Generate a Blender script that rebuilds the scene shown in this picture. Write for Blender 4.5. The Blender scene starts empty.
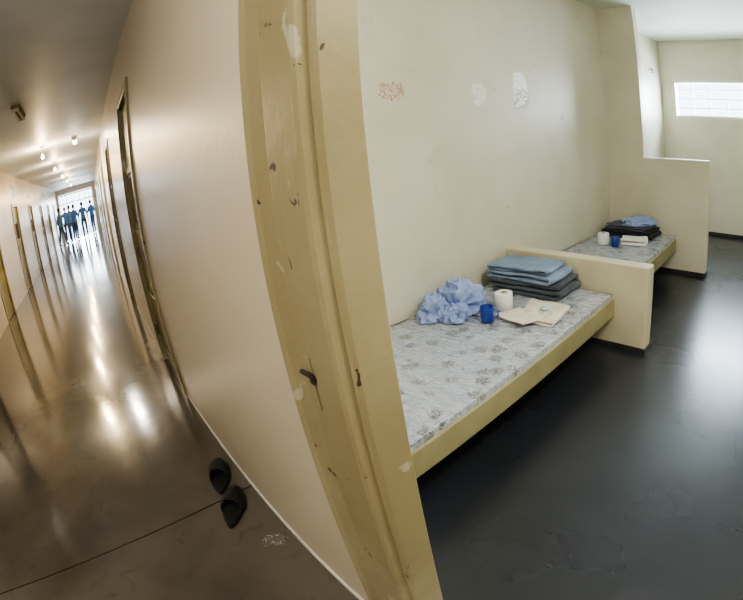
import bpy, bmesh, math, random
from mathutils import Matrix, Vector, noise
random.seed(3)
scene=bpy.context.scene
COL=bpy.context.collection
# ------------------------------------------------------------------ materials
def new_mat(name):
    m=bpy.data.materials.new(name);m.use_nodes=True
    nt=m.node_tree;b=nt.nodes['Principled BSDF'];return m,nt,b
def mat(name,col,rough=.6,col2=None,nscale=4,bump=0,bscale=60,metal=0,coat=0,spec=.5,detail=6,lo=.35,hi=.65,stretch=None):
    m,nt,b=new_mat(name);N=nt.nodes;L=nt.links
    b.inputs['Roughness'].default_value=rough;b.inputs['Metallic'].default_value=metal
    b.inputs['Coat Weight'].default_value=coat;b.inputs['Coat Roughness'].default_value=.08
    b.inputs['Specular IOR Level'].default_value=spec
    b.inputs['Base Color'].default_value=(*col,1)
    tc=N.new('ShaderNodeTexCoord');vec=tc.outputs['Object']
    if stretch:
        mp=N.new('ShaderNodeMapping');mp.inputs['Scale'].default_value=stretch;L.new(vec,mp.inputs['Vector']);vec=mp.outputs['Vector']
    if col2:
        n=N.new('ShaderNodeTexNoise');n.inputs['Scale'].default_value=nscale;n.inputs['Detail'].default_value=detail;L.new(vec,n.inputs['Vector'])
        r=N.new('ShaderNodeValToRGB');r.color_ramp.elements[0].position=lo;r.color_ramp.elements[1].position=hi
        r.color_ramp.elements[0].color=(*col,1);r.color_ramp.elements[1].color=(*col2,1)
        L.new(n.outputs['Fac'],r.inputs['Fac']);L.new(r.outputs['Color'],b.inputs['Base Color'])
    if bump:
        n=N.new('ShaderNodeTexNoise');n.inputs['Scale'].default_value=bscale;n.inputs['Detail'].default_value=4;L.new(vec,n.inputs['Vector'])
        bu=N.new('ShaderNodeBump');bu.inputs['Strength'].default_value=bump;bu.inputs['Distance'].default_value=.01
        L.new(n.outputs['Fac'],bu.inputs['Height']);L.new(bu.outputs['Normal'],b.inputs['Normal'])
    return m
def emis(name,col,s):
    m,nt,b=new_mat(name);b.inputs['Base Color'].default_value=(*col,1)
    b.inputs['Emission Color'].default_value=(*col,1);b.inputs['Emission Strength'].default_value=s;return m
def math_(nt,op,a,b=None,c=None):
    n=nt.nodes.new('ShaderNodeMath');n.operation=op
    for i,v in enumerate((a,b,c)):
        if v is None: continue
        if isinstance(v,(int,float)): n.inputs[i].default_value=v
        else: nt.links.new(v,n.inputs[i])
    return n.outputs[0]
def mixc(nt,fac,a,b):
    n=nt.nodes.new('ShaderNodeMix');n.data_type='RGBA'
    nt.links.new(fac,n.inputs[0])
    for s,v in ((6,a),(7,b)):
        if isinstance(v,tuple): n.inputs[s].default_value=(*v,1)
        else: nt.links.new(v,n.inputs[s])
    return n.outputs[2]
def noise_(nt,vec,scale,detail=5,dist=0):
    n=nt.nodes.new('ShaderNodeTexNoise');n.inputs['Scale'].default_value=scale;n.inputs['Detail'].default_value=detail;n.inputs['Distortion'].default_value=dist
    nt.links.new(vec,n.inputs['Vector']);return n.outputs['Fac']
def step_(nt,v,lo,hi):
    n=nt.nodes.new('ShaderNodeMapRange');nt.links.new(v,n.inputs[0]);n.inputs[1].default_value=lo;n.inputs[2].default_value=hi;n.interpolation_type='SMOOTHSTEP';return n.outputs[0]
def bump_(nt,b,h,strength,dist=.01):
    bu=nt.nodes.new('ShaderNodeBump');bu.inputs['Strength'].default_value=strength;bu.inputs['Distance'].default_value=dist
    nt.links.new(h,bu.inputs['Height']);nt.links.new(bu.outputs['Normal'],b.inputs['Normal'])
def cell_wall_mat():
    m,nt,b=new_mat('cell_wall_paint');tc=nt.nodes.new('ShaderNodeTexCoord');v=tc.outputs['Object']
    sx=nt.nodes.new('ShaderNodeSeparateXYZ');nt.links.new(v,sx.inputs[0]);Y,Z=sx.outputs[1],sx.outputs[2]
    base=mixc(nt,step_(nt,noise_(nt,v,1.6,8),.35,.7),(.66,.63,.51),(.59,.56,.43))
    dirt=step_(nt,noise_(nt,v,7,8,1.),.64,.8)
    base=mixc(nt,math_(nt,'MULTIPLY',dirt,.4),base,(.38,.33,.25))
    def ell(cy,cz,ry,rz):
        a=math_(nt,'POWER',math_(nt,'DIVIDE',math_(nt,'ABSOLUTE',math_(nt,'SUBTRACT',Y,cy)),ry),2.);c=math_(nt,'POWER',math_(nt,'DIVIDE',math_(nt,'ABSOLUTE',math_(nt,'SUBTRACT',Z,cz)),rz),2.)
        n=noise_(nt,v,9,5);s=math_(nt,'ADD',math_(nt,'ADD',a,c),math_(nt,'MULTIPLY',math_(nt,'SUBTRACT',n,.5),3.))
        return math_(nt,'SUBTRACT',1.,step_(nt,s,.8,1.))
    def mark(base,cy,cz,ry,rz,col,scale,lo,hi,amt,dist=2.):
        k=math_(nt,'MULTIPLY',math_(nt,'MULTIPLY',ell(cy,cz,ry,rz),step_(nt,noise_(nt,v,scale,6,dist),lo,hi)),amt)
        return mixc(nt,k,base,col)
    base=mark(base,1.78,1.84,.11,.07,(.42,.15,.08),40,.50,.55,.85)
    base=mark(base,1.60,2.30,.06,.03,(.40,.30,.2),45,.5,.58,.4)
    base=mark(base,3.10,1.89,.11,.16,(1,1,1),22,.34,.42,1.)
    base=mark(base,3.12,1.80,.12,.10,(.22,.22,.22),38,.50,.54,.85)
    base=mark(base,2.58,1.83,.08,.11,(.84,.83,.79),20,.34,.46,.7)
    base=mark(base,3.75,1.65,.04,.04,(.28,.22,.16),20,.4,.5,.5)
    nt.links.new(base,b.inputs['Base Color']);b.inputs['Roughness'].default_value=.40
    bump_(nt,b,noise_(nt,v,22,6),.12);return m
def corridor_floor_mat():
    m,nt,b=new_mat('polished_concrete');tc=nt.nodes.new('ShaderNodeTexCoord');v=tc.outputs['Object']
    sx=nt.nodes.new('ShaderNodeSeparateXYZ');nt.links.new(v,sx.inputs[0]);X=sx.outputs[0]
    base=mixc(nt,step_(nt,noise_(nt,v,1.3,8,.4),.3,.7),(.082,.069,.056),(.140,.120,.098))
    base=mixc(nt,math_(nt,'MULTIPLY',step_(nt,noise_(nt,v,9,9,1),.55,.75),.4),base,(.07,.055,.042))
    pp=math_(nt,'PINGPONG',math_(nt,'ADD',X,1.938+2.287*16),1.1435)
    j=math_(nt,'LESS_THAN',pp,.005)
    base=mixc(nt,j,base,(.018,.013,.010))
    nt.links.new(base,b.inputs['Base Color'])
    r=nt.nodes.new('ShaderNodeMapRange');nt.links.new(noise_(nt,v,2,4),r.inputs[0]);r.inputs[3].default_value=.08;r.inputs[4].default_value=.18
    nt.links.new(r.outputs[0],b.inputs['Roughness']);b.inputs['Specular IOR Level'].default_value=1.
    bump_(nt,b,noise_(nt,v,3.5,3),.06,.02);return m
def cell_floor_mat():
    m,nt,b=new_mat('dark_cement_floor');v=nt.nodes.new('ShaderNodeTexCoord').outputs['Object']
    base=mixc(nt,step_(nt,noise_(nt,v,2.2,6,.5),.25,.8),(.017,.019,.025),(.030,.032,.041))
    nt.links.new(base,b.inputs['Base Color'])
    r=nt.nodes.new('ShaderNodeMapRange');nt.links.new(noise_(nt,v,1.5,2),r.inputs[0]);r.inputs[3].default_value=.24;r.inputs[4].default_value=.32
    nt.links.new(r.outputs[0],b.inputs['Roughness']);b.inputs['Specular IOR Level'].default_value=.8
    bump_(nt,b,noise_(nt,v,5,2),.05);return m
def mattress_mat():
    m,nt,b=new_mat('floral_plastic_mattress');v=nt.nodes.new('ShaderNodeTexCoord').outputs['Object']
    vo=nt.nodes.new('ShaderNodeTexVoronoi');vo.inputs['Scale'].default_value=8.5;nt.links.new(v,vo.inputs['Vector']);vo.inputs['Randomness'].default_value=1
    d=math_(nt,'ADD',vo.outputs['Distance'],math_(nt,'MULTIPLY',math_(nt,'SUBTRACT',noise_(nt,v,22,3),.5),.5))
    near=math_(nt,'SUBTRACT',1.,step_(nt,d,.26,.42))
    fl=math_(nt,'MULTIPLY',near,step_(nt,noise_(nt,v,55,4,2.2),.44,.52))
    base=mixc(nt,math_(nt,'MULTIPLY',fl,.85),(.55,.59,.68),(.15,.15,.11))
    sm=step_(nt,noise_(nt,v,26,4,3),.58,.63);base=mixc(nt,math_(nt,'MULTIPLY',sm,.5),base,(.28,.29,.27))
    nt.links.new(base,b.inputs['Base Color']);b.inputs['Roughness'].default_value=.25
    b.inputs['Coat Weight'].default_value=1;b.inputs['Coat Roughness'].default_value=.05;b.inputs['Coat IOR'].default_value=1.8
    mp=nt.nodes.new('ShaderNodeMapping');mp.inputs['Scale'].default_value=(3,9,3);mp.inputs['Rotation'].default_value=(0,0,.5);nt.links.new(v,mp.inputs['Vector'])
    bump_(nt,b,noise_(nt,mp.outputs['Vector'],2.6,7,1.6),.9,.05)
    nt.links.new(b.inputs['Normal'].links[0].from_socket,b.inputs['Coat Normal']);return m
def frame_mat():
    m,nt,b=new_mat('chipped_olive_enamel');v=nt.nodes.new('ShaderNodeTexCoord').outputs['Object']
    base=mixc(nt,step_(nt,noise_(nt,v,2.5,6),.35,.7),(.265,.222,.118),(.335,.29,.17))
    gr=step_(nt,noise_(nt,v,5,8,.6),.55,.75);base=mixc(nt,math_(nt,'MULTIPLY',gr,.5),base,(.17,.13,.07))
    ch=step_(nt,noise_(nt,v,17,8,.8),.685,.695);base=mixc(nt,ch,base,(.06,.035,.02))
    ch2=step_(nt,noise_(nt,v,9,6,.5),.66,.69);base=mixc(nt,math_(nt,'MULTIPLY',ch2,.55),base,(.52,.48,.38))
    nt.links.new(base,b.inputs['Base Color']);b.inputs['Roughness'].default_value=.34
    bump_(nt,b,noise_(nt,v,25,5),.18);return m
M=dict(
 cell=cell_wall_mat(),cfloor=corridor_floor_mat(),dfloor=cell_floor_mat(),matt=mattress_mat(),frame=frame_mat(),
 cwall=mat('corridor_wall_paint',(.58,.505,.375),.32,(.63,.555,.42),1.5,.10,25,spec=.5),
 cceil=mat('corridor_ceiling_daylight_tint',(.74,.81,.88),.5,(.68,.74,.80),2,.08,20),  # bluish colour stands in for daylight on the ceiling
 ceil=mat('cell_ceiling_paint',(.70,.72,.64),.7,(.64,.66,.57),2,.08,20),
 slab=mat('slab_olive_paint',(.36,.325,.18),.5,(.30,.265,.14),5,.15,30),
 low=mat('partition_paint',(.64,.59,.43),.5,(.56,.51,.36),3,.12,25),
 base=mat('black_baseboard',(.02,.02,.022),.5,(.05,.045,.04),8,.1),
 white=mat('white_trim',(.76,.75,.70),.5,(.66,.64,.58),6,.1),
 door=mat('door_enamel',(.25,.22,.08),.4,(.20,.17,.06),4,.08),
 dark=mat('dark_gap',(.02,.018,.015),.8,(.03,.026,.02),6),  # near-black, for shade behind bars and in the lock hole, and dark fittings
 metal=mat('steel',(.35,.33,.30),.35,(.2,.17,.14),12,metal=1),
 lblue=mat('light_blue_cotton',(.27,.35,.62),.85,(.36,.44,.70),5,.4,220),
 sblue=mat('steel_blue_cloth',(.19,.26,.37),.9,(.25,.32,.43),6,.4,220),
 grey=mat('dark_grey_blanket',(.075,.09,.115),.95,(.12,.135,.16),8,.6,160),
 black=mat('black_cloth',(.02,.021,.025),.9,(.04,.04,.045),8,.5,160),
 paper=mat('tissue_paper',(.85,.85,.83),.9,(.80,.80,.78),20,.2,120),
 core=mat('cardboard',(.40,.28,.16),.9,(.33,.22,.12),20),
 cup=mat('blue_plastic',(.012,.04,.30),.3,(.012,.035,.26),5,coat=.3),
 rubber=mat('black_rubber',(.006,.007,.007),.75,(.012,.013,.013),20,.3,80),
 green=mat('dark_green_cloth',(.008,.016,.011),.9,(.022,.035,.024),30,.9,60),
 soap=mat('pale_soap',(.40,.58,.64),.4,(.5,.64,.68),8),
 skin=mat('skin',(.28,.16,.10),.55,(.24,.13,.09),10),
 hair=mat('black_hair',(.015,.012,.01),.7,(.03,.02,.015),40,.4,200),
 eye=mat('eye_white',(.8,.8,.78),.3,(.75,.75,.73),4),
 shirt=mat('uniform_blue',(.14,.33,.72),.85,(.19,.39,.78),6,.3,120),
 pants=mat('uniform_blue_trousers',(.07,.16,.38),.85,(.09,.19,.42),6,.3,120),
 bulb=emis('bulb_glass',(1,.95,.85),40),
 tube=emis('fluorescent_tube',(1,.95,.86),16),
)
def cream_cloth():
    m,nt,b=new_mat('printed_cream_cloth');v=nt.nodes.new('ShaderNodeTexCoord').outputs['Object']
    k=step_(nt,noise_(nt,v,18,4,2),.60,.64);base=mixc(nt,math_(nt,'MULTIPLY',k,.7),(.74,.68,.57),(.50,.25,.12))
    nt.links.new(base,b.inputs['Base Color']);b.inputs['Roughness'].default_value=.85;bump_(nt,b,noise_(nt,v,60,4),.3);return m
M['cream']=cream_cloth()
def plastic_mat():
    m,nt,b=new_mat('clear_film');b.inputs['Base Color'].default_value=(.75,.78,.8,1);b.inputs['Roughness'].default_value=.08
    v=nt.nodes.new('ShaderNodeTexCoord').outputs['Object'];n=noise_(nt,v,55,4,1.)
    a=nt.nodes.new('ShaderNodeMapRange');nt.links.new(n,a.inputs[0]);a.inputs[1].default_value=.5;a.inputs[2].default_value=.64;a.inputs[3].default_value=.04;a.inputs[4].default_value=.4
    nt.links.new(a.outputs[0],b.inputs['Alpha']);bump_(nt,b,n,.8);return m
M['film']=plastic_mat()
# ------------------------------------------------------------------ helpers
def empty(name,loc=(0,0,0)):
    o=bpy.data.objects.new(name,None);o.location=loc;o.empty_display_size=.1;COL.objects.link(o);return o
def link(name,me,mt=None,parent=None,smooth=False):
    o=bpy.data.objects.new(name,me);COL.objects.link(o)
    if mt is not None:
        for k in (mt if isinstance(mt,(list,tuple)) else [mt]): me.materials.append(M[k])
    if smooth:
        for p in me.polygons: p.use_smooth=True
    if parent:
        o.parent=parent;o.matrix_parent_inverse=Matrix.Translation(-Vector(parent.location))
    return o
def boxes(name,lst,mt,parent=None,bevel=0,segs=2):
    vs=[];fs=[];mi=[]
    for b in lst:
        x0,x1,y0,y1,z0,z1=b[:6];i=len(vs)
        vs+=[(x,y,z) for x in (x0,x1) for y in (y0,y1) for z in (z0,z1)]
        fs+=[tuple(i+j for j in f) for f in ((0,1,3,2),(4,6,7,5),(0,4,5,1),(2,3,7,6),(0,2,6,4),(1,5,7,3))]
        mi+=[b[6] if len(b)>6 else 0]*6
    me=bpy.data.meshes.new(name);me.from_pydata(vs,[],fs)
    for p,k in zip(me.polygons,mi): p.material_index=k
    o=link(name,me,mt,parent)
    if bevel:
        m=o.modifiers.new('bevel','BEVEL');m.width=bevel;m.segments=segs;m.limit_method='ANGLE'
    return o
def prism(name,pts,z0,z1,mt,parent=None,bevel=0):
    n=len(pts);vs=[(x,y,z0) for x,y in pts]+[(x,y,z1) for x,y in pts]
    fs=[(i,(i+1)%n,n+(i+1)%n,n+i) for i in range(n)]+[tuple(reversed(range(n))),tuple(range(n,2*n))]
    me=bpy.data.meshes.new(name);me.from_pydata(vs,[],fs);bm=bmesh.new();bm.from_mesh(me);bmesh.ops.recalc_face_normals(bm,faces=bm.faces);bm.to_mesh(me);bm.free()
    o=link(name,me,mt,parent)
    if bevel:
        m=o.modifiers.new('bevel','BEVEL');m.width=bevel;m.segments=2;m.limit_method='ANGLE'
    return o
def lathe(name,prof,loc,mt,parent=None,n=32,close=False):
    vs=[];fs=[];k=len(prof)
    for i in range(n):
        a=2*math.pi*i/n
        for r,z in prof: vs.append((loc[0]+r*math.cos(a),loc[1]+r*math.sin(a),loc[2]+z))
    for i in range(n):
        for j in range(k if close else k-1):
            j2=(j+1)%k;fs.append((i*k+j,((i+1)%n)*k+j,((i+1)%n)*k+j2,i*k+j2))
    me=bpy.data.meshes.new(name);me.from_pydata(vs,[],fs);bm=bmesh.new();bm.from_mesh(me);bmesh.ops.remove_doubles(bm,verts=bm.verts,dist=1e-5);bmesh.ops.recalc_face_normals(bm,faces=bm.faces);bm.to_mesh(me);bm.free()
    return link(name,me,mt,parent,True)
def tube(name,pts,r,mt,parent=None,cyc=False):
    cu=bpy.data.curves.new(name,'CURVE');cu.dimensions='3D';sp=cu.splines.new('POLY');sp.points.add(len(pts)-1)
    for p,q in zip(sp.points,pts): p.co=(*q,1)
    sp.use_cyclic_u=cyc;cu.bevel_depth=r;cu.bevel_resolution=3;cu.use_fill_caps=True
    tmp=bpy.data.objects.new(name,cu);COL.objects.link(tmp);dg=bpy.context.evaluated_depsgraph_get()
    me=bpy.data.meshes.new_from_object(tmp.evaluated_get(dg));bpy.data.objects.remove(tmp)
    return link(name,me,mt,parent,True)
def xf(o,loc=(0,0,0),rot=(0,0,0)):
    from mathutils import Euler
    T=Matrix.Translation(loc)@Euler(rot).to_matrix().to_4x4();o.data.transform(T);return o
# ------------------------------------------------------------------ dimensions
YW=.343;YI=.43;YO=-2.275;HC=2.819;XL=-2.173;XR=.75;YB=6.884;ZC=2.946
Y1=2.765;Y2=4.741
XE=-28.;XF=4.
boxes('floor',[(XE-12,XF,YO-3,YW+.03,-.1,0)],'cfloor')
boxes('floor_cell',[(XL-.1,XR+.1,YW+.03,YB+.1,-.1,0)],'dfloor')
DX0=-.605;DX1=.36;DT=2.25
near_doors=[(-4.15-3.2*i,-3.3-3.2*i) for i in range(8)]
def wall_seg(name,xa,xb,y0,y1,top,ops,zt,mt,extra=()):
    L=[];x=xa
    for a,b in sorted(ops):
        L.append((x,a,y0,y1,0,top));L.append((a,b,y0,y1,zt,top));x=b
    L.append((x,xb,y0,y1,0,top));L+=list(extra)
    return boxes(name,L,mt)
wall_seg('wall_corridor_right',XE,XF,YW,YI-.03,HC,near_doors+[(DX0,DX1)],DT,'cwall')
boxes('wall_cell_front',[(XL-.1,DX0,YI-.03,YI,0,ZC),(DX1,XR+.1,YI-.03,YI,0,ZC),(DX0,DX1,YI-.03,YI,DT,ZC)],'cell')
far_doors=[(-3.25-3.2*i,-2.4-3.2*i) for i in range(-1,8)]
ZD=2.05;ZA,ZBt=2.28,2.52
L=[];x=XE
for a,b in sorted(far_doors):
    L.append((x,a,YO-.12,YO,0,ZA));L.append((a,b,YO-.12,YO,ZD,ZA));x=b
L.append((x,XF,YO-.12,YO,0,ZA));L.append((XE,XF,YO-.12,YO,ZBt,HC))
x=XE
for a,b in sorted(far_doors):
    L.append((x,a+.1,YO-.12,YO,ZA,ZBt));x=b-.1
L.append((x,XF,YO-.12,YO,ZA,ZBt))
boxes('wall_corridor_left',L,'cwall')
boxes('dark_sheet_far_doors',[(XE,XF,YO-.24,YO-.20,0,2.15)],'dark')  # dark sheet stands in for the unlit space behind the door bars
boxes('wall_corridor_end',[(XE-.15,XE,YO-.12,-2.12,0,HC),(XE-.15,XE,.12,YI-.03,0,HC),(XE-.15,XE,-2.12,.12,2.5,HC)],'cwall')
boxes('wall_corridor_back',[(XF,XF+.1,YO-.12,YW+.09,0,HC)],'cwall')
boxes('ceiling_corridor',[(XE-.15,XF+.1,YO-.24,YW+.05,HC,HC+.1)],'cceil')
boxes('ceiling_cell',[(XL-.1,XR+.1,YI-.03,YB+.15,ZC,ZC+.1)],'ceil')
boxes('wall_cell_left',[(XL-.1,XL,YI,YB+.15,0,ZC)],'cell')
boxes('wall_cell_right',[(XR,XR+.1,YI,YB+.15,0,ZC)],'cell')
WX0,WX1,WZ0,WZ1=-1.95,-.3,1.758,2.315
boxes('wall_cell_back',[(XL,WX0,YB,YB+.15,0,ZC),(WX1,XR,YB,YB+.15,0,ZC),(WX0,WX1,YB,YB+.15,0,WZ0),(WX0,WX1,YB,YB+.15,WZ1,ZC)],'cell')
wl=[(WX0,WX1,YB+.03,YB+.07,WZ0,WZ0+.03),(WX0,WX1,YB+.03,YB+.07,WZ1-.03,WZ1)]
for k in (1,2,3):
    z=WZ0+(WZ1-WZ0)*k/4;wl.append((WX0,WX1,YB+.03,YB+.06,z-.007,z+.007))
for k in range(0,7):
    x=WX0+(WX1-WX0)*k/6;wl.append((max(WX0,x-.005),min(WX1,x+.005),YB+.035,YB+.055,WZ0,WZ1))
boxes('window_1',wl,'white')
boxes('wall_partition_low',[(XL,-.979,Y1,Y1+.11,0,.627)],'low',bevel=.008)
boxes('wall_partition_half',[(XL,-1.017,Y2,Y2+.11,0,1.22),(XL,-1.748,Y2,Y2+.11,1.22,ZC)],'cell')
boxes('trim_1',[(-1.748,-1.013,Y2-.004,Y2+.114,1.22,1.232)],'white')
boxes('baseboard_left',[(XL,XL+.012,Y2+.11,YB,0,.07),(XL,XL+.012,YI,Y1,0,.07),(XL,XL+.012,Y1+.11,Y2,0,.07)],'base')
boxes('baseboard_back',[(XL+.012,XR-.012,YB-.012,YB,0,.05)],'base')
boxes('baseboard_right',[(XR-.012,XR,YI,YB,0,.07)],'base')
boxes('baseboard_partition_low',[(XL+.012,-.967,Y1-.012,Y1,0,.04),(-.979,-.967,Y1,Y1+.122,0,.04),(XL+.012,-.979,Y1+.11,Y1+.122,0,.04)],'base')
boxes('baseboard_partition_half',[(XL+.012,-1.005,Y2-.012,Y2,0,.04),(-1.017,-1.005,Y2,Y2+.122,0,.04),(XL+.012,-1.017,Y2+.11,Y2+.122,0,.04)],'base')
bl=[];x=DX0-.225
for a,b in sorted(near_doors,reverse=True):
    bl.append((b+.07,x,YW-.008,YW,0,.022));x=a-.07
boxes('baseboard_corridor',bl,'white')
# ------------------------------------------------------------------ near door frame
fr=empty('door_frame',(-.68,.36,0))
prof=[(-.83,.342),(-.83,.318),(-.807,.302),(-.797,.299),(-.782,.306),(-.726,.314),(-.708,.303),(-.697,.299),(-.586,.298),(-.577,.302),(-.574,.322),(-.566,.324),(-.560,.330),(-.560,.400),(-.563,.4035),(-.585,.420),(-.608,.436),(-.66,.436),(-.66,.4305),(-.6055,.4305),(-.6055,.342)]
prism('jamb',prof,0,DT,'frame',fr)
boxes('head',[(-.83,DX1+.24,.298,.342,DT-.01,DT+.12),(-.56,DX1-.02,.342,.434,DT-.04,DT-.001)],'frame',fr,.004)
boxes('jamb_opposite',[(DX1-.02,DX1,.30,.434,0,DT-.04),(DX1,DX1+.24,.298,.342,0,DT-.01)],'frame',fr,.004)
boxes('strike_plate',[(-.700,-.668,.2955,.2985,1.06,1.17)],'frame',fr,.001)
tube('latch_hook',[(-.696,.296,1.13),(-.686,.285,1.142),(-.674,.283,1.145),(-.664,.290,1.138),(-.664,.297,1.126)],.0045,'dark',fr)
boxes('lock_hole_shade',[(-.681,-.664,.2945,.2956,1.115,1.140)],'dark',fr)  # dark block stands in for the shade inside the lock hole
# ------------------------------------------------------------------ corridor doors
def cdoor(name,x0,x1,yf,s,zt):
    e=empty(name,((x0+x1)/2,yf,0));o=s
    def Yr(a,b): return (min(yf+o*a,yf+o*b),max(yf+o*a,yf+o*b))
    f=[];w=.055
    for (xa,xb,za,zb) in ((x0-w,x0+.015,0,zt+w),(x1-.015,x1+w,0,zt+w),(x0+.015,x1-.015,zt-.015,zt+w)):
        f.append((xa,xb,*Yr(-.018,-.0005),za,zb))
    for (xa,xb,za,zb) in ((x0+.001,x0+.02,0,zt-.001),(x1-.02,x1-.001,0,zt-.001)):
        f.append((xa,xb,*Yr(0,.054),za,zb))
    boxes('frame',f,'frame',e,.003)
    lf=[(x0+.02,x1-.02,*Yr(.025,.05),.01,1.25),(x0+.02,x1-.02,*Yr(.025,.05),1.62,zt-.02),(x0+.02,x0+.14,*Yr(.025,.05),1.25,1.62),(x1-.14,x1-.02,*Yr(.025,.05),1.25,1.62)]
    for z in (.12,.62,1.16,1.66): lf.append((x0+.03,x1-.03,*Yr(.012,.025),z,z+.05))
    boxes('leaf',lf,'door',e,.003)
    bars=[(x0+.14+(x1-x0-.28)*k/5-.006,x0+.14+(x1-x0-.28)*k/5+.006,*Yr(.03,.042),1.25,1.62) for k in range(1,5)]
    boxes('bars',bars,'metal',e)
    boxes('bolt',[(x1-.20,x1-.03,*Yr(-.01,.012),1.03,1.06),(x1-.12,x1-.09,*Yr(-.02,.012),.99,1.10)],'metal',e,.003)
    boxes('hinges',[(x0+.005,x0+.035,*Yr(-.01,.03),z,z+.1) for z in (.25,.95,1.7)],'metal',e,.003)
for i,(a,b) in enumerate(near_doors): cdoor('door_%d'%(i+1),a,b,YW,1,DT)
for i,(a,b) in enumerate(far_doors): cdoor('door_%d'%(i+11),a,b,YO,-1,ZD)
boxes('dark_sheet_near_doors',[(XE,XL-.1,YI-.028,YI,0,HC)],'dark')  # near-black sheet in place of the dark cells seen through the bars
# ------------------------------------------------------------------ beds
def bed(name,y0,y1,xb0,xb1):
    e=empty(name,((XL+xb0)/2,(y0+y1)/2,.24))
    o=boxes('slab',[(XL+.001,0,y0,y1,.243,.378)],'slab',e,.006)
    for v in o.data.vertices:
        if v.co.x>-.5: v.co.x=xb0 if v.co.y<(y0+y1)/2 else xb1
    bm=bmesh.new();me=bpy.data.meshes.new('mattress');o=link('mattress',me,'matt',e)
    bmesh.ops.create_cube(bm,size=1)
    bmesh.ops.subdivide_edges(bm,edges=bm.edges[:],cuts=80,use_grid_fill=True)
    for v in bm.verts:
        ty=v.co.y+.5;tx=v.co.x+.5;xb=xb0+(xb1-xb0)*ty-.012
        v.co=Vector((XL+.015+tx*(xb-XL-.015),y0+.015+ty*(y1-y0-.03),.378+(v.co.z+.5)*.034))
        if v.co.z>.41:
            x,y=v.co.x,v.co.y
            r=1-min(1,abs(noise.noise(Vector((x*5+y*1.5,y*3.2,2))))*7);r2=1-min(1,abs(noise.noise(Vector((x*9-y*3,y*6+x*2,7))))*6)
            v.co.z+=noise.noise(Vector((x*6,y*4,1)))*.003+r*.004+r2*.0025-.003
    bm.to_mesh(me);bm.free()
    for p in me.polygons:p.use_smooth=abs(p.normal.z)>.7 and p.center.z>.40
    return e
bed('bed',YI+.005,Y1-.002,-1.13,-1.225)
bed('bed.001',Y1+.113,Y2-.002,-1.26,-1.36)
ZT=.414
# ------------------------------------------------------------------ cloth
def crumple(name,loc,scale,seed,mt,parent=None,rot=0,fold=.22):
    bm=bmesh.new();bmesh.ops.create_icosphere(bm,subdivisions=6,radius=1)
    off=Vector((seed*7.3,seed*3.1,seed*1.7))
    for v in bm.verts:
        p=v.co.copy();n=1-abs(noise.noise(p*1.7+off))*2.4;n2=1-abs(noise.noise(p*3.6+off*2))*2.2
        d=1+fold*(n-.4)+fold*.5*(n2-.4)+noise.noise(p*1.1-off)*.18
        q=p*d
        if q.z<0: q.z*=.12
        q.z=max(q.z,-.1)
        v.co=q
    zmin=min(v.co.z for v in bm.verts)
    R=Matrix.Rotation(rot,3,'Z')
    for v in bm.verts:
        q=Vector((v.co.x*scale[0],v.co.y*scale[1],(v.co.z-zmin)*scale[2]));v.co=R@q+Vector(loc)
    me=bpy.data.meshes.new(name);bm.to_mesh(me);bm.free();return link(name,me,mt,parent,True)
def folded(name,loc,w,d,h,folds,mt,parent=None,rot=0,seed=0,th=None,wob=1):
    th=th or h/folds*.8;step=(h-th)/(folds-1) if folds>1 else 0;pts=[]
    for k in range(folds):
        z=th/2+k*step;xs=[-w/2+w*t/12 for t in range(13)]
        if k%2: xs=xs[::-1]
        for x in xs: pts.append((x,z))
        if k<folds-1:
            sx=1 if k%2==0 else -1
            for a in (45,90,135):
                A=math.radians(a);pts.append((sx*(w/2+math.sin(A)*step*.5),z+step/2-math.cos(A)*step/2))
    ny=16;vs=[];fs=[];n=len(pts);R=Matrix.Rotation(rot,3,'Z')
    for j in range(ny+1):
        y=-d/2+d*j/ny
        for i,(x,z) in enumerate(pts):
            o=Vector((seed*5.1,seed,seed*2))
            dx=noise.noise(Vector((x*5,y*5,z*30))+o)*.014*wob;dy=noise.noise(Vector((z*40,x*4,seed)))*.024*wob
            dz=noise.noise(Vector((x*7,y*7,0))+o)*.012*(z/h+.05)*wob
            vs.append(tuple(R@Vector((x+dx,y+dy,z+dz))+Vector(loc)))
    for j in range(ny):
        for i in range(n-1): fs.append((j*n+i,j*n+i+1,(j+1)*n+i+1,(j+1)*n+i))
    me=bpy.data.meshes.new(name);me.from_pydata(vs,[],fs);o=link(name,me,mt,parent,True)
    m=o.modifiers.new('s','SOLIDIFY');m.thickness=th*.92;m.offset=0
    b=o.modifiers.new('b','BEVEL');b.width=th*.3;b.segments=2;b.limit_method='ANGLE';b.angle_limit=1.0
    return o
e=empty('folded_uniform_stack',(-1.80,2.57,ZT))
folded('blanket',(-1.77,2.570,ZT),.52,.32,.10,3,'grey',e,.05,1)
folded('trousers',(-1.81,2.565,ZT+.104),.50,.32,.05,2,'sblue',e,.02,2,wob=1.3)
folded('shirt',(-1.84,2.565,ZT+.157),.46,.30,.035,2,'sblue',e,.10,3,wob=2)
e=empty('crumpled_shirt',(-1.99,1.96,ZT))
crumple('body',(-1.98,2.00,ZT),(.14,.16,.165),2,'lblue',e,.2,.34)
crumple('sleeve',(-2.03,1.83,ZT),(.085,.12,.12),5,'lblue',e,.2,.34)
crumple('tail',(-1.89,1.87,ZT),(.08,.09,.08),8,'lblue',e,.2,.3)
def roll(name,x,y,z,r=.058,h=.11):
    e=empty(name,(x,y,z))
    lathe('paper',[(.021,0),(r-.003,0),(r,.003),(r,h-.003),(r-.003,h),(.021,h),(.021,0)],(x,y,z),'paper',e)
    lathe('core',[(.018,.001),(.021,.001),(.021,h-.001),(.018,h-.001)],(x,y,z),'core',e,close=True)
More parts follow.
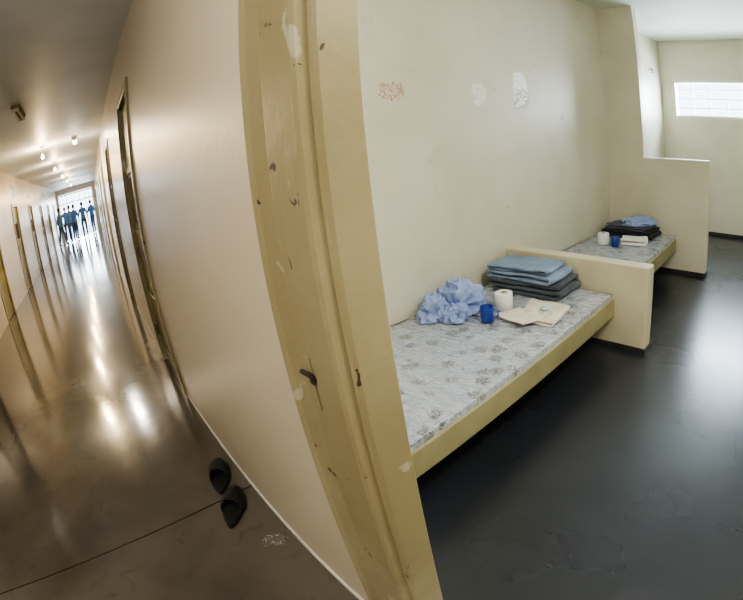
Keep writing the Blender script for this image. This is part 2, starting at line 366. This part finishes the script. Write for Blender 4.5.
def cup(name,x,y,z,ang):
    e=empty(name,(x,y,z))
    lathe('body',[(0,0),(.036,0),(.039,.004),(.043,.096),(.041,.098),(.039,.094),(.036,.008),(0,.008)],(x,y,z),'cup',e)
    c,s=math.cos(ang),math.sin(ang);pts=[]
    for k in range(11):
        t=math.radians(-90+18*k);rr=.039+.030*math.cos(t);zz=.050+.028*math.sin(t);pts.append((x+c*rr,y+s*rr,z+zz))
    tube('handle',pts,.0045,'cup',e)
roll('toilet_paper_roll',-1.735,2.16,ZT)
cup('mug',-1.69,1.935,ZT,math.radians(35))
e=empty('printed_towel',(-1.50,2.17,ZT))
folded('towel',(-1.47,2.20,ZT),.26,.31,.024,2,'cream',e,.2,6,wob=1.6)
folded('flap',(-1.53,2.06,ZT+.020),.25,.17,.016,1,'cream',e,-.40,11,th=.008,wob=2.2)
e=empty('soap_bar',(-1.45,2.22,ZT+.03))
crumple('bar',(-1.45,2.22,ZT+.030),(.038,.026,.016),3,'soap',e,.6,.03)
e=empty('folded_blanket',(-1.78,4.52,ZT))
folded('blanket',(-1.81,4.52,ZT),.52,.36,.085,3,'black',e,.05,4,wob=1.8)
folded('trousers',(-1.82,4.51,ZT+.088),.44,.30,.04,2,'grey',e,-.1,7,wob=1.5)
crumple('shirt',(-1.72,4.50,ZT+.13),(.17,.13,.07),7,'lblue',e,.5,.25)
roll('toilet_paper_roll.001',-1.92,4.02,ZT)
cup('mug.001',-1.77,3.97,ZT,2.6)
e=empty('folded_towel',(-1.66,4.18,ZT))
folded('towel',(-1.66,4.18,ZT),.24,.18,.055,2,'paper',e,.3,9)
e=empty('wall_hook',(XL,6.3,2.4))
tube('stem',[(XL+.001,6.35,2.44),(XL+.05,6.35,2.44),(XL+.055,6.35,2.40)],.010,'dark',e)
lathe('rose',[(0,0),(.02,0),(.02,.008),(0,.008)],(XL+.055,6.35,2.385),'dark',e,16)
# ------------------------------------------------------------------ floor things in corridor
def slipper(name,loc,rot,m1,m2,sc=1):
    e=empty(name,loc);out=[];n=40
    for k in range(n):
        t=2*math.pi*k/n;y=math.cos(t)*.145;w=.052+.008*math.cos(t)-.008*math.cos(2*t);out.append((math.sin(t)*w,y))
    s=prism('sole',out,0,.028,m1,e,.005)
    vs=[];fs=[];a=15;b=10
    for j in range(b+1):
        t_=j/b;y=-.03+.172*t_;w=.061*math.sqrt(max(.02,1-t_**3));hh=.085*math.sqrt(max(.03,1-.85*t_**1.5))
        for i in range(a+1):
            t=math.pi*i/a;k=1+.10*noise.noise(Vector((i*.5,j*.6,loc[0]*9)));vs.append((-math.cos(t)*w*k,y,.010+math.sin(t)*hh*k))
    for j in range(b):
        for i in range(a): q=j*(a+1)+i;fs.append((q,q+1,q+a+2,q+a+1))
    fs.append(tuple(b*(a+1)+i for i in range(a+1)))
    me=bpy.data.meshes.new('upper');me.from_pydata(vs,[],fs);u=link('upper',me,m2,e,True);m=u.modifiers.new('s','SOLIDIFY');m.thickness=.006
    for o in (s,u): xf(o,loc,rot)
slipper('slipper',(-2.11,.215,0.0),(0,0,math.radians(70)),'rubber','green')
slipper('slipper.001',(-1.83,.18,0.0),(0,0,math.radians(58)),'rubber','rubber')
bm=bmesh.new();bmesh.ops.create_grid(bm,x_segments=30,y_segments=30,size=.055)
for v in bm.verts:
    p=v.co*30;v.co.z=.012+.014*noise.noise(p)+.008*noise.noise(p*2.3);v.co.x*=1.1+.6*noise.noise(p*.7);v.co.y*=.6+.5*noise.noise(p*.8+Vector((3,3,3)))
zm=min(v.co.z for v in bm.verts)
for v in bm.verts: v.co.z-=zm-.001
me=bpy.data.meshes.new('plastic_wrapper');bm.to_mesh(me);bm.free();o=link('plastic_wrapper',me,'film',None,True);xf(o,(-1.49,.245,0),(0,0,.9))
# ------------------------------------------------------------------ lamps
def pt(name,loc,power,col,r=.05):
    l=bpy.data.lights.new(name,'POINT');l.energy=power;l.color=col;l.shadow_soft_size=r
    o=bpy.data.objects.new(name,l);o.location=loc;COL.objects.link(o);return o
def area(name,loc,rot,sx,sy,power,col,parent=None):
    l=bpy.data.lights.new(name,'AREA');l.shape='RECTANGLE';l.size=sx;l.size_y=sy;l.energy=power;l.color=col
    o=bpy.data.objects.new(name,l);o.location=loc;o.rotation_euler=rot;COL.objects.link(o);return o
def pendant(name,x,y,p,col):
    e=empty(name,(x,y,HC))
    lathe('rose',[(0,0),(.045,0),(.04,-.02),(.012,-.025),(0,-.025)],(x,y,HC),'white',e,20)
    tube('cord',[(x,y,HC-.02),(x,y,HC-.10)],.004,'dark',e)
    lathe('socket',[(0,-.10),(.018,-.10),(.02,-.15),(0,-.15)],(x,y,HC),'white',e,16)
    lathe('bulb',[(.012,-.15),(.02,-.165),(.032,-.19),(.033,-.205),(.026,-.225),(0,-.235)],(x,y,HC),'bulb',e,20)
    o=pt('light',(x,y,HC-.30),p,col,.04);o.parent=e;o.matrix_parent_inverse=Matrix.Translation(-Vector(e.location))
WARM=(1,.72,.40)
for i,(x,p) in enumerate(((-9.2,70),(-12.4,55),(-15.6,50),(-18.8,40),(-22.,40))):
    pendant('pendant_bulb' if i==0 else 'pendant_bulb.%03d'%i,x,-.93,p,WARM)
def fluo(name,x,y,z,lit,p=0,col=(1,.87,.70),up=0):
    e=empty(name,(x,y,z))
    boxes('tray',[(x-.30,x+.30,y-.06,y+.06,z-.045,z-.0005)],'white' if lit else 'core',e,.006)
    for k in (-1,1):
        tube('tube_%d'%(k+2),[(x-.28,y+.028*k,z-.06),(x+.28,y+.028*k,z-.06)],.012,'tube' if lit else 'paper',e)
    boxes('end_caps',[(x-.31,x-.28,y-.05,y+.05,z-.08,z-.045),(x+.28,x+.31,y-.05,y+.05,z-.08,z-.045)],'white',e,.003)
    if lit:
        for nm,o in (('light',area('light',(x,y,z-.09),(0,0,0),.56,.08,p,col)),('ceiling_fill',pt('ceiling_fill',(x,y,z-.30),up,col,.10))):  # second light is a point fill added below the tubes to brighten the ceiling
            o.parent=e;o.matrix_parent_inverse=Matrix.Translation(-Vector(e.location))
fluo('ceiling_light',-5.7,-.88,HC,False)
fluo('added_corridor_light',-.3,-1.05,HC,True,26,(1,.94,.84),44)  # unseen lamp, added to light the near corridor
fluo('added_rear_light',2.6,-.9,HC,True,16,(1,.92,.80),16)  # unseen lamp behind the camera, added for more corridor light
fluo('added_cell_light',.35,1.3,ZC,True,34,(1,.97,.90),46)  # unseen lamp, added for the soft light inside the cell
fluo('ceiling_light.004',-9.3,-.22,HC,True,40,(1,.90,.76),8)
boxes('vent_grille',[(-2.15,-1.75,YW-.012,YW-.0005,2.45,2.62)]+[(-2.14,-1.76,YW-.018,YW-.012,2.465+.024*k,2.477+.024*k) for k in range(6)],'dark')
area('daylight_window',((WX0+WX1)/2,YB+.40,(WZ0+WZ1)/2+.1),(math.radians(-90),0,0),1.9,1.0,420,(.74,.86,1))
area('daylight_yard',(XE-1.6,-1.,1.4),(0,math.radians(-90),0),2.4,2.2,220,(.85,.93,1))
w=bpy.data.worlds.new('sky');scene.world=w;w.use_nodes=True;nt=w.node_tree;bg=nt.nodes['Background'];bg.inputs[0].default_value=(.76,.87,1,1);bg.inputs[1].default_value=5.0
gx=XE-.26
boxes('yard_gate',[(gx,gx+.04,-2.12+2.24*k/9-.014,-2.12+2.24*k/9+.014,0,2.48) for k in (0.1,1,2,3.5,5.5,7,8,8.9)]+[(gx,gx+.04,-2.12,.12,1.95,2.0),(gx,gx+.04,-2.12,.12,2.42,2.48)],'metal')
# ------------------------------------------------------------------ people
def skinmesh(name,vs,es,rad,parent,T,mt,levels=2,root=0):
    me=bpy.data.meshes.new(name);me.from_pydata(vs,es,[]);o=bpy.data.objects.new(name,me);COL.objects.link(o)
    m=o.modifiers.new('skin','SKIN');m.use_smooth_shade=True
    if not me.skin_vertices:
        bm=bmesh.new();bm.from_mesh(me);bm.verts.layers.skin.verify();bm.to_mesh(me);bm.free()
    sv=me.skin_vertices[0].data
    for i,r in enumerate(rad): sv[i].radius=(r,r) if isinstance(r,(int,float)) else r
    for i in (root if isinstance(root,(list,tuple)) else [root]): sv[i].use_root=True
    s=o.modifiers.new('sub','SUBSURF');s.levels=levels;s.render_levels=levels
    dg=bpy.context.evaluated_depsgraph_get();dg.update();me2=bpy.data.meshes.new_from_object(o.evaluated_get(dg));bpy.data.objects.remove(o)
    me2.name=name;me2.materials.clear();out=link(name,me2,mt,parent,True);return out
def person(name,loc,rot,pose,seed=0):
    e=empty(name,loc);T=Matrix.Translation(loc)@Matrix.Rotation(rot,4,'Z')
    hz=.94;sw=.12*math.sin(seed*2.1)
    P=[(0,0,hz),(0,.0,hz+.20),(0,.01,hz+.42),(0,0,hz+.55),(0,.01,hz+.62)];R=[.125,.115,.14,.062,.055];E=[(0,1),(1,2),(2,3),(3,4)]
    hands=[]
    for s in (-1,1):
        i=len(P)
        if pose=='fold': el=(s*.27,.04,1.16);wr=(s*.08,.20,1.20);pm=(s*.01,.22,1.22)
        else: el=(s*.26,-.02+sw*s,1.12);wr=(s*.27,.07+sw*s,.88);pm=(s*.265,.09+sw*s,.81)
        P+=[(s*.17,0,hz+.47),el,wr,pm];R+=[.068,.045,.032,(.018,.034)];E+=[(2,i),(i,i+1),(i+1,i+2),(i+2,i+3)];hands.append((Vector(wr),Vector(pm),s))
    for s in (-1,1):
        i=len(P);st=.16*s*math.cos(seed)
        P+=[(s*.095,0,hz-.06),(s*.105,.03+st*.6,.50),(s*.11,st-.02,.09),(s*.12,st+.13,.035)]
        R+=[.092,.064,.045,.036];E+=[(0,i),(i,i+1),(i+1,i+2),(i+2,i+3)]
    b=skinmesh('body',P,E,R,e,T,['shirt','pants','skin','rubber'])
    for p in b.data.polygons:
        c=p.center;k=0
        if c.z<hz and abs(c.x)<.21: k=1
        if c.z<.10: k=3
        if c.z>hz+.56: k=2
        for wr,pmv,s in hands:
            if (c-wr).length<.075 or (c-pmv).length<.07: k=2
        p.material_index=k
    b.data.transform(T)
    fp=[];fe=[];frr=[];roots=[]
    for wr,pm,s in hands:
        d=(pm-wr).normalized();side=d.cross(Vector((s,0.001,0))).normalized()
        for k,(o,l) in enumerate(((-.028,.065),(-.009,.078),(.010,.072),(.027,.055))):
            i=len(fp);a=pm+side*o;inn=Vector((-s,0,0))*.3
            fp+=[a,a+d*l*.5+inn*.01,a+(d+inn*.8).normalized()*l];fe+=[(i,i+1),(i+1,i+2)];frr+=[.0095,.0085,.007];roots.append(i)
        i=len(fp);a=wr+(pm-wr)*.5+side*.03;fp+=[a,a+side*.03+d*.02,a+side*.035+d*.055];fe+=[(i,i+1),(i+1,i+2)];frr+=[.011,.0095,.008];roots.append(i)
    f=skinmesh('fingers',[tuple(v) for v in fp],fe,frr,e,T,'skin',1,roots);f.data.transform(T)
    hc_=Vector((0,.025,hz+.74));bm=bmesh.new();bmesh.ops.create_uvsphere(bm,u_segments=28,v_segments=20,radius=1)
    for v in bm.verts:
        x,y,z=v.co;sx=.075*(1-.22*max(0,-z));q=Vector((x*sx,y*.092,z*.118))
        if y>0: q.y*=1-.06*abs(z)
        if y>.8 and abs(x)<.22 and -.25<z<.15: q.y+=.020*(1-abs(x)/.22)*(1-abs(z+.12)/.3)
        if y>.75 and abs(abs(x)-.38)<.2 and .0<z<.25: q.y-=.006
        if y>.8 and abs(x)<.35 and abs(z+.45)<.07: q.y+=.004
        v.co=q+hc_
    me=bpy.data.meshes.new('head');bm.to_mesh(me);bm.free();h=link('head',me,'skin',e,True);me.transform(T)
    bm=bmesh.new();bmesh.ops.create_uvsphere(bm,u_segments=28,v_segments=20,radius=1)
    dele=[v for v in bm.verts if (v.co.z<.30 and v.co.y>.15) or v.co.z<-.25]
    bmesh.ops.delete(bm,geom=dele,context='VERTS')
    for v in bm.verts: v.co=Vector((v.co.x*.082,v.co.y*.099,v.co.z*.126+.003))+hc_
    me=bpy.data.meshes.new('hair');bm.to_mesh(me);bm.free();link('hair',me,'hair',e,True);me.transform(T)
    bm=bmesh.new()
    for s in (-1,1):
        r=bmesh.ops.create_uvsphere(bm,u_segments=10,v_segments=8,radius=1)
        for v in r['verts']: v.co=Vector((v.co.x*.010+s*.077,v.co.y*.018,v.co.z*.030))+hc_
    me=bpy.data.meshes.new('ears');bm.to_mesh(me);bm.free();link('ears',me,'skin',e,True);me.transform(T)
    bm=bmesh.new()
    for s in (-1,1):
        r=bmesh.ops.create_uvsphere(bm,u_segments=10,v_segments=8,radius=.011)
        for v in r['verts']: v.co=v.co+Vector((s*.029,.078,.012))+hc_
    me=bpy.data.meshes.new('eyes');bm.to_mesh(me);bm.free();link('eyes',me,'eye',e,True);me.transform(T)
    return e
H=math.pi/2
for i,(x,y,r,ps) in enumerate(((-23.6,-1.90,.6,'stand'),(-24.2,-1.35,-1.2,'stand'),(-25.4,-1.15,1.0,'fold'),(-25.0,-.62,H,'stand'),(-26.6,-1.75,-H,'stand'),(-27.0,-.10,2.2,'fold'))):
    person('prisoner' if i==0 else 'prisoner.%03d'%i,(x,y,0),r,ps,i)
# ------------------------------------------------------------------ camera (real fisheye lens)
yaw,pitch,roll_=.759,.303,-.082
s,c=math.sin(yaw),math.cos(yaw);F0=Vector((-s,c,0));R0=Vector((c,s,0));Zv=Vector((0,0,1))
F=math.cos(pitch)*F0-math.sin(pitch)*Zv;U=math.sin(pitch)*F0+math.cos(pitch)*Zv
R=math.cos(roll_)*R0+math.sin(roll_)*U;U2=-math.sin(roll_)*R0+math.cos(roll_)*U
cd=bpy.data.cameras.new('camera');co=bpy.data.objects.new('camera',cd);COL.objects.link(co)
co.matrix_world=Matrix(((R[0],U2[0],-F[0],0),(R[1],U2[1],-F[1],0),(R[2],U2[2],-F[2],1.5),(0,0,0,1)))
cd.type='PANO';cd.sensor_fit='HORIZONTAL';cd.sensor_width=36;cd.sensor_height=36*600/743;cd.clip_start=.02;cd.clip_end=200
cd.panorama_type='FISHEYE_LENS_POLYNOMIAL'
cd.fisheye_fov=math.radians(220)
q=20.639/400
cd.fisheye_polynomial_k0=0;cd.fisheye_polynomial_k1=-.870*q;cd.fisheye_polynomial_k2=0;cd.fisheye_polynomial_k3=-.028*q**3;cd.fisheye_polynomial_k4=0
cd.shift_x=-(466.435-371.5)/743;cd.shift_y=-(300-278.173)/600
scene.camera=co
try:
    scene.view_settings.view_transform='AgX';scene.view_settings.look='AgX - Medium High Contrast'
except Exception: pass
